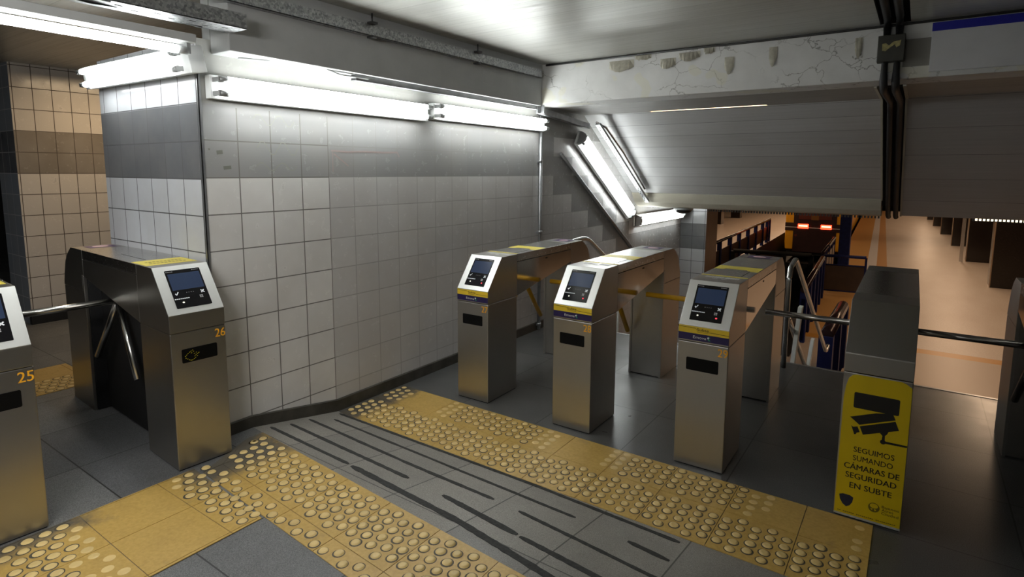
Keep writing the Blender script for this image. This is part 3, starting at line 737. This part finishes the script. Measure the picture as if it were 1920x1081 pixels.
            B(.093, .096, .50, .86, 1.05, 1.0508).build('card_slot', M['gap'], T)
        mb = MB().mat(M['sticker_purple']); mb.face([Tp(*q) for q in ((.06, 1.29), (.215, 1.29), (.215, 1.43), (.06, 1.43))])
        mb.mat(M['pinkwhite']).face([Tp(*q, .0016) for q in disc(.138, 1.36, .045, .038)]); mb.build('purple_sticker', None, T)
    B(W - .0005, W + .0012, .80, .83, .965, .975).build('keyhole', M['gap'], T) if full else None
    # tripod, hub on the left-hand side
    if arms:
        am = M['arm_yellow'] if arms == 'yellow' else (M['chrome'] if arms == 'steel' else M['tube_steel'])
        H = Vector((.045, .82, .775))
        mb = MB(); mb.tube([Vector((.13, .82, .83)), H], .045, 18); mb.build('arm_hub', M['dark_steel'], T, .003)
        for d, L in ((Vector((-1, 0, 0)), .56), (Vector((-.05, .65, -.76)), .53), (Vector((-.05, -.58, -.81)), .51)):
            d = d.normalized(); o = Vector((0, 0, .008))
            a = MB(); a.tube([H + o + d * .012, H + o + d * L], .0185, 16); a.build('arm', am, T)
    if infill:
        MB().prism([(.378, .012), (1.252, .012), (1.252, .875), (.378, HB - .002)], lambda q, x: (x, q[0], q[1]), .085, W - .02).box(.02, .1, 1.24, 1.2555, .004, .875).build('gap_shade_fill', M['void'], T)  # black filler added for the dark gap; plate darkens the shaded rear column
    return T
turnstile((-2.7169, 3.2044, 0), math.radians(1.21), 'steel turnstile numbered 27 nearest the tiled wall', 27, 'yellow', red=True)
turnstile((-1.889, 3.1904, 0), math.radians(.09), 'steel turnstile numbered 28 with yellow arms, between 27 and 29', 28, 'yellow', red=True)
turnstile((-1.0547, 3.1703, 0), math.radians(.33), 'steel turnstile numbered 29 with yellow arms', 29, 'yellow', red=True)
turnstile((-3.029, 1.3476, ZU), math.radians(86.87), 'steel turnstile numbered 26 standing against the tiled pier', 26, 'steel', stickers=False, infill=True)
turnstile((-3.0223, .5147, ZU), math.radians(86.87), 'steel turnstile numbered 25 cut off by the left edge', 25, 'steel', stickers=False, infill=True)
T30 = turnstile((-.229, 3.12, 0), math.radians(.3), 'steel turnstile without a screen, carrying the yellow security camera notice', None, 'tube', blank=True)
turnstile((.53, 3.12, 0), math.radians(.3), 'dark steel turnstile half out of view at the right edge', None, 'tube', blank=True)

# yellow notice on the blank turnstile
N_ = thing('notice', (-.229, 3.12, 0), 'yellow security camera notice stuck to the front of the screenless turnstile', 'sign', None, math.radians(.3))
q = lambda x, z, o=.002: (x, -o, z)
shape = [(.004, .014), (.274, .014), (.275, .60), (.274, .70), (.252, .716), (.235, .722), (.056, .722), (.038, .716), (.024, .70), (.014, .66), (.008, .60)]
MB().prism(shape, lambda p_, o: (p_[0], -o, p_[1]), .0, .0016).build('vinyl', M['sign_yellow'], N_)
B(.002, .276, -.0022, 0, .008, .018).build('worn_edge', M['sign_edge'], N_)
mb = MB().mat(M['black_text'])
mb.face([q(*p_) for p_ in rrect(.051, .233, .560, .637, .007)])
mb.face([q(*p_, .0023) for p_ in ((.041, .511), (.144, .553), (.209, .566), (.222, .538), (.081, .480))])
mb.face([q(*p_, .0023) for p_ in ((.083, .473), (.222, .531), (.238, .491), (.098, .435))])
mb.face([q(*p_) for p_ in ((.048, .470), (.056, .464), (.074, .470), (.085, .444), (.073, .439), (.069, .430), (.063, .428))])
mb.face([q(*p_) for p_ in ((.164, .463), (.199, .476), (.194, .462), (.186, .452), (.187, .425), (.174, .425), (.176, .450))])
mb.face([q(*p_, .0024) for p_ in disc(.180, .421, .0115)])
mb.face([q(*p_) for p_ in ((.186, .426), (.274, .427), (.274, .418), (.186, .415))])
mb.build('camera_pictogram', None, N_)
mb = MB()
text(mb, 'SEGUIMOS', q, .066, .230, .3425, .026, .0002, M['black_text'])
text(mb, 'SUMANDO', q, .066, .227, .2995, .026, .0002)
text(mb, 'CÁMARAS DE', q, .032, .256, .253, .0275, .0010)
text(mb, 'SEGURIDAD', q, .041, .247, .208, .0275, .0010)
text(mb, 'EN SUBTE', q, .061, .232, .158, .0275, .0010)
for k in range(30):
    if k in (2, 9, 19): continue
    mb.face([q(.018 + .008 * k + a, .028 + b) for a, b in ((0, 0), (.006, 0), (.006, .003), (0, .003))])
mb.build('lettering', None, N_)
mb = MB().mat(M['navy_text']); mb.face([q(*p_) for p_ in ((.021, .111), (.036, .118), (.065, .118), (.081, .110), (.078, .085), (.068, .066), (.053, .056), (.037, .067), (.025, .088))])
mb.build('shield_emblem', None, N_)
mb = MB().mat(M['olive_text'])
mb.face([q(*p_) for p_ in disc(.167, .089, .0235, n=24)])
mb.mat(M['sign_yellow']); mb.face([q(*p_, .0024) for p_ in disc(.167, .097, .017, .012, n=16)]); mb.face([q(*p_, .0024) for p_ in ((.152, .083), (.16, .074), (.163, .082))]); mb.face([q(*p_, .0024) for p_ in ((.168, .083), (.172, .072), (.178, .08))])
text(mb, 'Buenos', lambda x, z: q(x, z, .002), .198, .266, .0975, .0125, .0003, M['olive_text'])
text(mb, 'Aires', lambda x, z: q(x, z, .002), .198, .245, .0815, .0125, .0003)
text(mb, 'Ciudad', lambda x, z: q(x, z, .002), .198, .266, .0655, .0125, .0003)
mb.build('city_emblem', None, N_)

# ------------------------------------------------------------------ lamps
def lamp(name, label, p0, p1, out, width, depth, ntube, tr=.018, housing='white_enamel', cover=False, gap=.05, inset=(0, 0), tubem='tube'):
    """fluorescent fitting from p0 to p1; 'out' points from the housing to the tubes"""
    p0, p1, out = Vector(p0), Vector(p1), Vector(out).normalized()
    d = (p1 - p0).normalized(); sd = d.cross(out).normalized(); L = (p1 - p0).length
    T = thing(name, p0, label, 'lamp', 'fluorescent lamps'); o = Vector((0, 0, 0))
    mb = MB().obox(o - sd * width / 2, d * L, sd * width, out * depth); mb.build('housing', M[housing], T, .004)
    for k in range(ntube):
        off = (k - (ntube - 1) / 2) * (width * .58 if ntube > 1 else 0)
        c = o + sd * off + out * (depth + gap)
        i0, i1 = inset[0], L - inset[1]
        mb = MB().tube([c + d * (i0 + .07), c + d * (i1 - .07)], tr, 14); mb.build('tube', M[tubem], T)
        if True:
            for a, b, e in ((i0 + .02, i0 + .07, i0 + .012), (i1 - .07, i1 - .02, i1 - .03)):
                mb = MB().tube([c + d * a, c + d * b], tr * .95, 12)
                mb.obox(c + d * e - sd * .012 - out * (gap + .01), d * .018, sd * .024, out * (gap + .025))
                mb.build('lamp_holder', M['tube_cap'], T)
    if cover:
        n = 10; prof = [(math.cos(PI * k / n), math.sin(PI * k / n)) for k in range(n + 1)]
        mb = MB(); R_ = width / 2 * .96; hh = gap + tr + .03
        pts0 = [o + sd * (R_ * c) + out * (depth * .6 + hh * s__) for c, s__ in prof]
        mb._add([tuple(p) for p in pts0] + [tuple(p + d * L) for p in pts0], [(k, k + 1, n + 2 + k, n + 1 + k) for k in range(n)], True)
        mb.build('cover', M['lens'], T)
        for a in (0, L - .03): MB().prism([(R_ * 1.03 * c, depth * .6 + hh * 1.04 * s__) for c, s__ in prof], lambda q_, t_: tuple(o + d * t_ + sd * q_[0] + out * q_[1]), a, a + .03).build('end_cap', M['tube_cap'], T)
    return T
lamp('wall_light', 'long double-tube lamp on the wall above the white tiles, nearer one', (-3.22, 1.70, 2.115), (-3.22, 3.40, 2.115), (1, 0, 0), .125, .055, 2)
lamp('wall_light', 'double-tube lamp on the wall in the corner by the cross beam', (-3.22, 3.46, 2.135), (-3.22, 5.12, 2.135), (1, 0, 0), .125, .055, 2)
lamp('pier_light', 'white box lamp on top of the tiled pier face, over turnstile 26', (-4.47, 1.66, 2.262), (-3.13, 1.66, 2.248), (0, -1, -.18), .135, .085, 2, gap=.024, inset=(.0, .06))
lamp('hanging_light', 'long tube lamp hanging below the cable tray at the upper left corner', (-3.0, -.9, 2.335), (-3.0, 1.53, 2.325), (0, 0, -1), .10, .04, 1, tr=.02, housing='batten', gap=.035)
lamp('stair_light', 'slanting covered lamp on the wall beside the stairs', (-3.21, 5.86, 2.05), (-3.21, 7.36, 1.11), (1, 0, 0), .17, .04, 2, cover=True, tr=.016, tubem='tube_dim')
lamp('stair_light', 'level covered lamp on the wall at the foot of the sloped ceiling', (-3.21, 7.55, 1.0), (-3.21, 9.40, 1.0), (1, 0, 0), .16, .04, 2, cover=True, tr=.016, tubem='tube_dim')

# louvred lamp seen below the right sloped ceiling
T = thing('louvred_lamp', (.50, 7.98, 1.16), 'row of lit louvres under the right edge of the sloped ceiling', 'lamp')
B(0, 1.3, .0, .06, 0, .075).build('housing', M['dark_steel'], T)
B(.02, 1.28, -.012, 0, .008, .05).build('diffuser', simple('warm_lit_diffuser', (.9, .8, .6), .4, emit=((1, .85, .6), 2.0)), T)
x = .01
while x < 1.28: B(x, x + .012, -.03, -.011, 0, .06).build('louvre', M['dark_steel'], T); x += .033

# ------------------------------------------------------------------ trays, pipes and cables
def channel(name, label, p0, p1, hgt, dep, m, cat='cable tray', holes=0, side=1):
    p0, p1 = Vector(p0), Vector(p1); d = p1 - p0; L = d.length; d = d.normalized()
    T = thing(name, p0, label, cat)
    sd = d.cross(Vector((0, 0, 1))).normalized() * side; up_ = sd.cross(d).normalized()
    if up_.z < 0: up_ = -up_
    mb = MB().mat(m); t_ = .004
    mb.obox((0, 0, 0), d * L, sd * dep, up_ * t_); mb.obox((0, 0, 0), d * L, sd * t_, up_ * hgt); mb.obox(sd * (dep - t_), d * L, sd * t_, up_ * hgt)
    mb.mat(m)
    if holes:
        mb.mat(M['gap']); n = int(L / holes)
        for k in range(n):
            c = d * (holes * (k + .5)) + up_ * (-.0006) + sd * dep * .35
            mb.obox(c, d * .03, sd * .012, up_ * .0004); mb.obox(c + d * holes * .5 + sd * dep * .25, d * .03, sd * .012, up_ * .0004)
    mb.build('channel', None, T)
    return T
tray = channel('cable_tray', 'slotted galvanised tray hanging at the upper left corner', (-3.05, -2.5, 2.385), (-3.05, 1.76, 2.385), .075, .16, M['galv'], holes=.16)
mb = MB(); mb.box(.155, .166, 3.58, 3.64, -.01, .30); mb.build('hanger', M['galv'], tray)
for k in range(3): MB().tube([(-.02 + .04 * k, 2.6 + .5 * j, .05 + .05 * math.sin(j * 1.3 + k)) for j in range(4)], .008, 8).build('loose_cable', M['cable'], tray)
chn = channel('cable_channel', 'galvanised channel running along the top of the concrete beam', (-2.995, 1.2, 2.535), (-2.995, 4.78, 2.545), .072, .04, M['galv'], side=-1)
for y in (1.5, 2.6):
    mb = MB(); mb.tube([(.02, y - .02, .07), (.02, y - .02, .14)], .006, 8); mb.box(.0, .045, y - .045, y + .005, .072, .085); mb.box(-.01, .045, y - .04, y, -.015, -.002); mb.build('hanger', M['dark_steel'], chn)
wd = channel('cable_channel', 'grey cable duct under the concrete beam above the wall lamps', (-3.075, 2.62, 2.256), (-3.075, 4.85, 2.262), .042, .05, M['galv_plain'], side=-1)
for k in range(3): MB().tube([(-.02 + .012 * k, 0.1, .02), (-.03 + .012 * k, -.12, .018), (-.045 + .014 * k, -.34, .075 - .006 * k), (-.07 + .01 * k, -.62, .036), (-.10, -.75, .03)], .006, 8).build('loose_cable', M['cable_grey'], wd)
mb = MB(); mb.box(-.004, .054, 2.26 - .012, 2.26 + .004, -.03, .32); mb.box(-.004, .012, 2.20, 2.26, -.03, .32); mb.build('bracket', M['galv_plain'], wd)
channel('cable_channel', 'level galvanised channel from the corner to the stair lamp', (-3.1, 4.92, 2.235), (-3.1, 5.98, 2.15), .06, .05, M['galv_plain'], side=-1)
channel('cable_channel', 'perforated channel slanting along the sloped ceiling beside the stair lamp', (-2.98, 5.99, 2.19), (-2.98, 7.52, 1.26), .03, .055, M['galv_plain'], holes=.09, side=-1)
mb = MB(); mb.tube([(-3.03, 6.0, 2.22), (-2.97, 6.12, 2.17), (-2.96, 6.6, 1.9), (-2.96, 7.3, 1.45)], .012, 10); rel(mb, (-3.03, 6.0, 2.22))
o = mb.build('conduit', M['chrome']); o.location = (-3.03, 6.0, 2.22); tag(o, 'thin bright conduit bending down the sloped ceiling', 'pipe')
# slanting handrail-like trim on the stair wall
mb = MB(); mb.tube([(0, 0, 0), (0, 2.3, -1.42)], .018, 10); pass
o = mb.build('conduit', M['galv_plain']); o.location = (-3.205, 5.52, 1.86); tag(o, 'grey conduit running down the wall below the slanting lamp', 'pipe')
T = thing('pipe', (-3.2, 5.10, 0), 'vertical grey pipe on the tiled wall in the corner', 'pipe')
MB().tube([(0, 0, .01), (0, 0, 2.23)], .018, 14).build('tube', M['galv_plain'], T)
for z in (.05, 1.03, 1.76): MB().tube([(0, 0, z), (0, 0, z + .03)], .024, 14).box(-.026, .0, -.03, .03, z, z + .02).build('clamp', M['galv_plain'], T)
# black pipes with box, down the cross beam and the sloped ceiling
for i, (x, lb) in enumerate(((-.255, 'left'), (-.185, 'right'))):
    mb = MB(); mb.tube([(0, -7.9, 2.70), (0, -.13, 2.70), (0, -.03, 2.66), (0, -.03, 2.29), (0, .12, 2.25), (.0, 1.20, 2.28), (0, 1.30, 2.23), (-.005, 2.90, 1.20), (0, 2.93, 1.18)], .025, 12)
    o = mb.build('cable_pipe', M['cable']); o.location = (x, 4.86, 0); tag(o, lb + ' one of two black pipes running over the beam and down the sloped ceiling', 'pipe', 'black cable pipes')
T = thing('junction_box', (-.224, 4.86, 2.42), 'dark junction box with a worn yellow label on the cross beam', 'junction box')
B(-.078, .078, -.075, -.001, 0, .175).build('box', M['box_dark'], T, .004)
mb = MB().prism([(-.05, .075), (-.052, .12), (-.03, .122), (-.012, .105), (.01, .127), (.055, .135), (.05, .1), (.03, .088), (.02, .11), (0, .095), (-.02, .08), (-.03, .07)], lambda p_, o: (p_[0], -.075 - o, p_[1]), 0, .001)
mb.build('worn_label', M['box_label'], T)
T = thing('sign_board', (-.004, 4.86, 2.34), 'pale sign board with a blue stripe at the upper right', 'sign')
B(0, 2.2, -.02, 0, .0, .312).build('board', M['sign_grey'], T, .002)
B(0, 2.2, -.0215, -.019, .258, .312).build('blue_stripe', M['blue_bright'], T)
B(-.15, .002, -.006, .0, .045, .225).build('grey_patch', simple('dark_grey_patch', (.2, .19, .17), .6), T)
tag(MB().tube([(-2.99, 4.848, 2.668), (-1.4, 4.848, 2.670), (-1.36, 4.846, 2.666), (3.9, 4.848, 2.670)], .009, 8).build('thin_conduit', M['dark_steel']), 'thin dark conduit in the angle between ceiling and cross beam', 'pipe')
# square patch on the concrete beam
tag(B(-3.04, -3.036, 3.93, 4.12, 2.40, 2.50).build('cover_plate', M['soffit_paint'], None, .001), 'square painted cover plate on the concrete beam', 'plate')
# dome camera
T = thing('dome_camera', (-2.62, 7.86, 1.19), 'dark dome camera under the cream beam', 'camera')
mb = MB(); mb.tube([(0, 0, 0), (0, 0, -.03)], .13, 24); mb.build('base', M['tube_cap'], T)
n = 8; mb = MB(); seg = 24
rings = [[(.115 * math.cos(a) * math.cos(2 * PI * k / seg), .115 * math.cos(a) * math.sin(2 * PI * k / seg), -.03 - .055 * math.sin(a)) for k in range(seg)] for a in [PI / 2 * i / n for i in range(n)]]
mb._add([p for r in rings for p in r], [(i * seg + k, i * seg + (k + 1) % seg, (i + 1) * seg + (k + 1) % seg, (i + 1) * seg + k) for i in range(n - 1) for k in range(seg)] + [[(n - 1) * seg + k for k in range(seg)]], True)
mb.build('dome', M['dome'], T)

# ------------------------------------------------------------------ handrails
def smooth(pts, n=5):
    pts = [Vector(p) for p in pts]; out = [pts[0]]
    for a, b, c in zip(pts, pts[1:], pts[2:]):
        r = min((b - a).length, (c - b).length) * .3
        p, q_ = b + (a - b).normalized() * r, b + (c - b).normalized() * r
        for k in range(n + 1):
            t_ = k / n; out.append(p * (1 - t_) ** 2 + b * 2 * t_ * (1 - t_) + q_ * t_ ** 2)
    out.append(pts[-1]); return out
T = thing('handrail', (-.845, 5.36, 0), 'bright steel handrail beside turnstile 29, going down the stairs', 'handrail')
MB().tube(smooth([(0, -.03, 0), (0, -.03, .78), (.0, .03, .87), (.01, .18, .925), (.045, 2.42, -.41), (.06, 2.50, -.50), (.07, 2.62, -.45)]), .021, 14).build('rail', M['chrome'], T)
MB().tube(smooth([(0, -.02, .35), (0, .08, .41), (.01, 1.5, -.52)]), .022, 12).build('lower_rail', M['tube_steel'], T)
mb = MB().obox((.014, .15, -.12), (.034, 0, 0), (0, .10, 0), (0, .30, .56)); mb.build('post', M['white_post'], T)
mb = MB().obox((.016, 1.14, -.42), (.034, 0, 0), (0, .10, 0), (0, .28, .32)); mb.build('post', M['white_post'], T)
T = thing('handrail', (-2.76, 4.92, 0), 'steel handrail behind turnstile 27, going down the stairs', 'handrail')
MB().tube(smooth([(0, 0, .2), (0, 0, .985), (0, .38, 1.0), (0, 3.1, -.55), (0, 3.3, -.55)]), .024, 14).build('rail', M['chrome'], T)
for y, zb in ((1.2, -.55), (2.6, -1.4)): MB().tube([(0, y, zb), (0, y, .99 - (y - .38) * .572)], .018, 10).build('post', M['white_post'], T)

def fence(name, label, p0, p1, posts, h, m, rail_r=.035, panel=None, pz=(.12, .62), midrail=None, thick=.05, group=None, railm=None, pt=.03):
    p0, p1 = Vector(p0), Vector(p1); T = thing(name, p0, label, 'fence', group); d = p1 - p0
    mb = MB().tube([(0, 0, h), (d.x, d.y, h)], rail_r, 12); mb.build('rail', railm or m, T)
    if midrail:
        mb = MB()
        for z in midrail: mb.tube([(0, 0, z), (d.x, d.y, z)], .02, 8)
        mb.build('lower_rail', m, T)
    for t_ in posts:
        c = d * t_; B(c.x - thick / 2, c.x + thick / 2, c.y - thick / 2, c.y + thick / 2, 0, h - .01).build('post', m, T)
    if panel:
        s_ = d.cross(Vector((0, 0, 1))).normalized() * pt
        mb = MB().obox(Vector((0, 0, pz[0])) - s_ / 2, d, s_, (0, 0, pz[1] - pz[0])); mb.build('panel', panel, T)
    return T
fence('barrier', 'thick blue barrier with a rounded rail at the foot of the stairs', (-.855, 8.50, PZ), (-.862, 10.6, PZ), (.02, .5, .98), .99, M['blue_paint'], .085, M['blue_dark'], (.0, .95), thick=.17, railm=M['rail_red'], pt=.13)
fence('platform_fence', 'far blue fence along the right edge of the track', (-1.964, 17.3, PZ), (-2.136, 21.6, PZ), (.02, .25, .5, .75, .98), 1.0, M['blue_paint'], .045, M['dark_panel'], (.1, .8), group='blue fences by the track', railm=M['rail_red'])
fence('platform_fence', 'near blue fence along the right edge of the track', (-1.58, 11.6, PZ), (-1.84, 16.3, PZ), (.02, .2, .4, .6, .8, .98), 1.0, M['blue_paint'], .06, M['blue_dark'], (.05, .82), thick=.12, group='blue fences by the track', railm=M['rail_red'], pt=.06)
fence('platform_gate', 'low blue gate across the platform edge beside the blue pillar', (-1.86, 16.85, PZ), (-.95, 17.0, PZ), (.0, 1.0), 1.0, M['blue_paint'], .04, M['dark_panel'], (.12, .75), (.1, .77))
fence('platform_fence', 'dark fence with smoked panels along the left edge of the track', (-4.68, 13.2, PZ), (-5.47, 28.5, PZ), (.05, .15, .25, .34, .44, .54, .65, .76, .87, .95, .99), 1.0, M['blue_paint'], .05, M['dark_panel'], (.15, .72), thick=.12, group='blue fences by the track', railm=M['rail_red'])
tag(B(-.14, .14, -.14, .14, 0, 3.5).build('blue_pillar', M['blue_paint'], None, .01), 'slim blue pillar standing by the track', 'pillar').location = (-1.66, 19.45, PZ)
fence('track_barrier', 'black barrier across the end of the track', (-4.5, 18.3, PZ), (-2.4, 18.6, PZ), (0, .33, .66, 1), .75, M['void'], .06, M['void'], (-1.0, .5), thick=.12)
# pillars of the platform
for i, y in enumerate((20.5, 26.1, 31.5, 37.2, 42.7, 48.3, 54)):
    T = thing('platform_pillar', (px(2.66, y), y, PZ), 'dark platform pillar, number %d from the right end of the row' % (i + 1) if i else 'widest dark platform pillar, at the right edge of the view', 'pillar', 'dark pillars on the right platform')
    B(.02, .72 if i else .85, 0, .75, 0, 3.5).build('shaft', M['pillar_dark'], T)
    B(0, .025, -.005, .06, 0, 3.5).build('edge_strip', M['pillar_edge'], T)
for i, (x, y) in enumerate(((-10.5, 41.5), (-9.95, 35.8))):
    tag(B(0, .6 if i == 0 else .34, 0, .6, 0, 3.5).build('platform_pillar', M['pillar_dark']), ('far dark pillar on the left platform', 'nearer dark pillar on the left platform, beside the tiled pier')[i], 'pillar', 'pillars on the left platform').location = (x, y, PZ)
tag(B(-.05, .05, -.05, .05, 0, 3.4).build('platform_post', M['tube_steel']), 'slim grey post in front of the dark pillars on the right platform', 'post').location = (1.42, 26.0, PZ)

# ------------------------------------------------------------------ train
TY = 31.0; TX = px(-2.63, TY)
T = thing('train', (TX, TY, -2.3), 'yellow train with two lit red tail lights at the platform', 'train', None, .0424)
prof = [(-1.25, .25), (-1.28, .6), (-1.28, 2.9), (-1.1, 3.4), (1.1, 3.4), (1.28, 2.9), (1.28, .6), (1.25, .25)]
MB().prism(prof, lambda p_, y: (p_[0], y, p_[1]), 0, 18).build('body', M['train_yellow'], T, .05)
B(-.92, .92, -.03, .02, .15, 3.2).build('end_panel', M['train_dark'], T, .02)
B(-.7, .7, -.05, -.02, 1.75, 2.9).build('rear_window', M['train_red'], T, .02)
B(-.16, .16, -.055, -.03, 1.72, 1.95).build('number_plate', simple('faded_amber_plate', (.2, .08, .01), .5), T)
B(-1.285, 1.285, -.035, .3, 1.18, 1.56).build('dark_band', M['train_dark'], T)
B(-1.29, 1.29, -.038, .3, 1.33, 1.36).build('white_line', M['white_text'], T)
B(-1.2, 1.2, .1, 17.9, 0, .3).build('underframe', M['void'], T)
for s in (-1, 1):
    l = B(s * .49 - .23, s * .49 + .23, -.075, -.03, 1.30, 1.52).build('tail_light', M['tail'], T, .03)
    B(s * .49 - .19, s * .49 + .19, -.08, -.074, 1.40, 1.46).build('lit_core', M['tail_core'], l)
mb = MB(); text(mb, 'Subte', lambda x, z: (x, -.042, z), -.2, .2, 1.36, .1, .002, M['train_red']); mb.build('lettering', None, T)
for s in (-1, 1): MB().tube([(s * .8, -.04, .95), (s * .8, -.03, .95)], .06, 12).build('coupling_socket', M['train_red'], T)
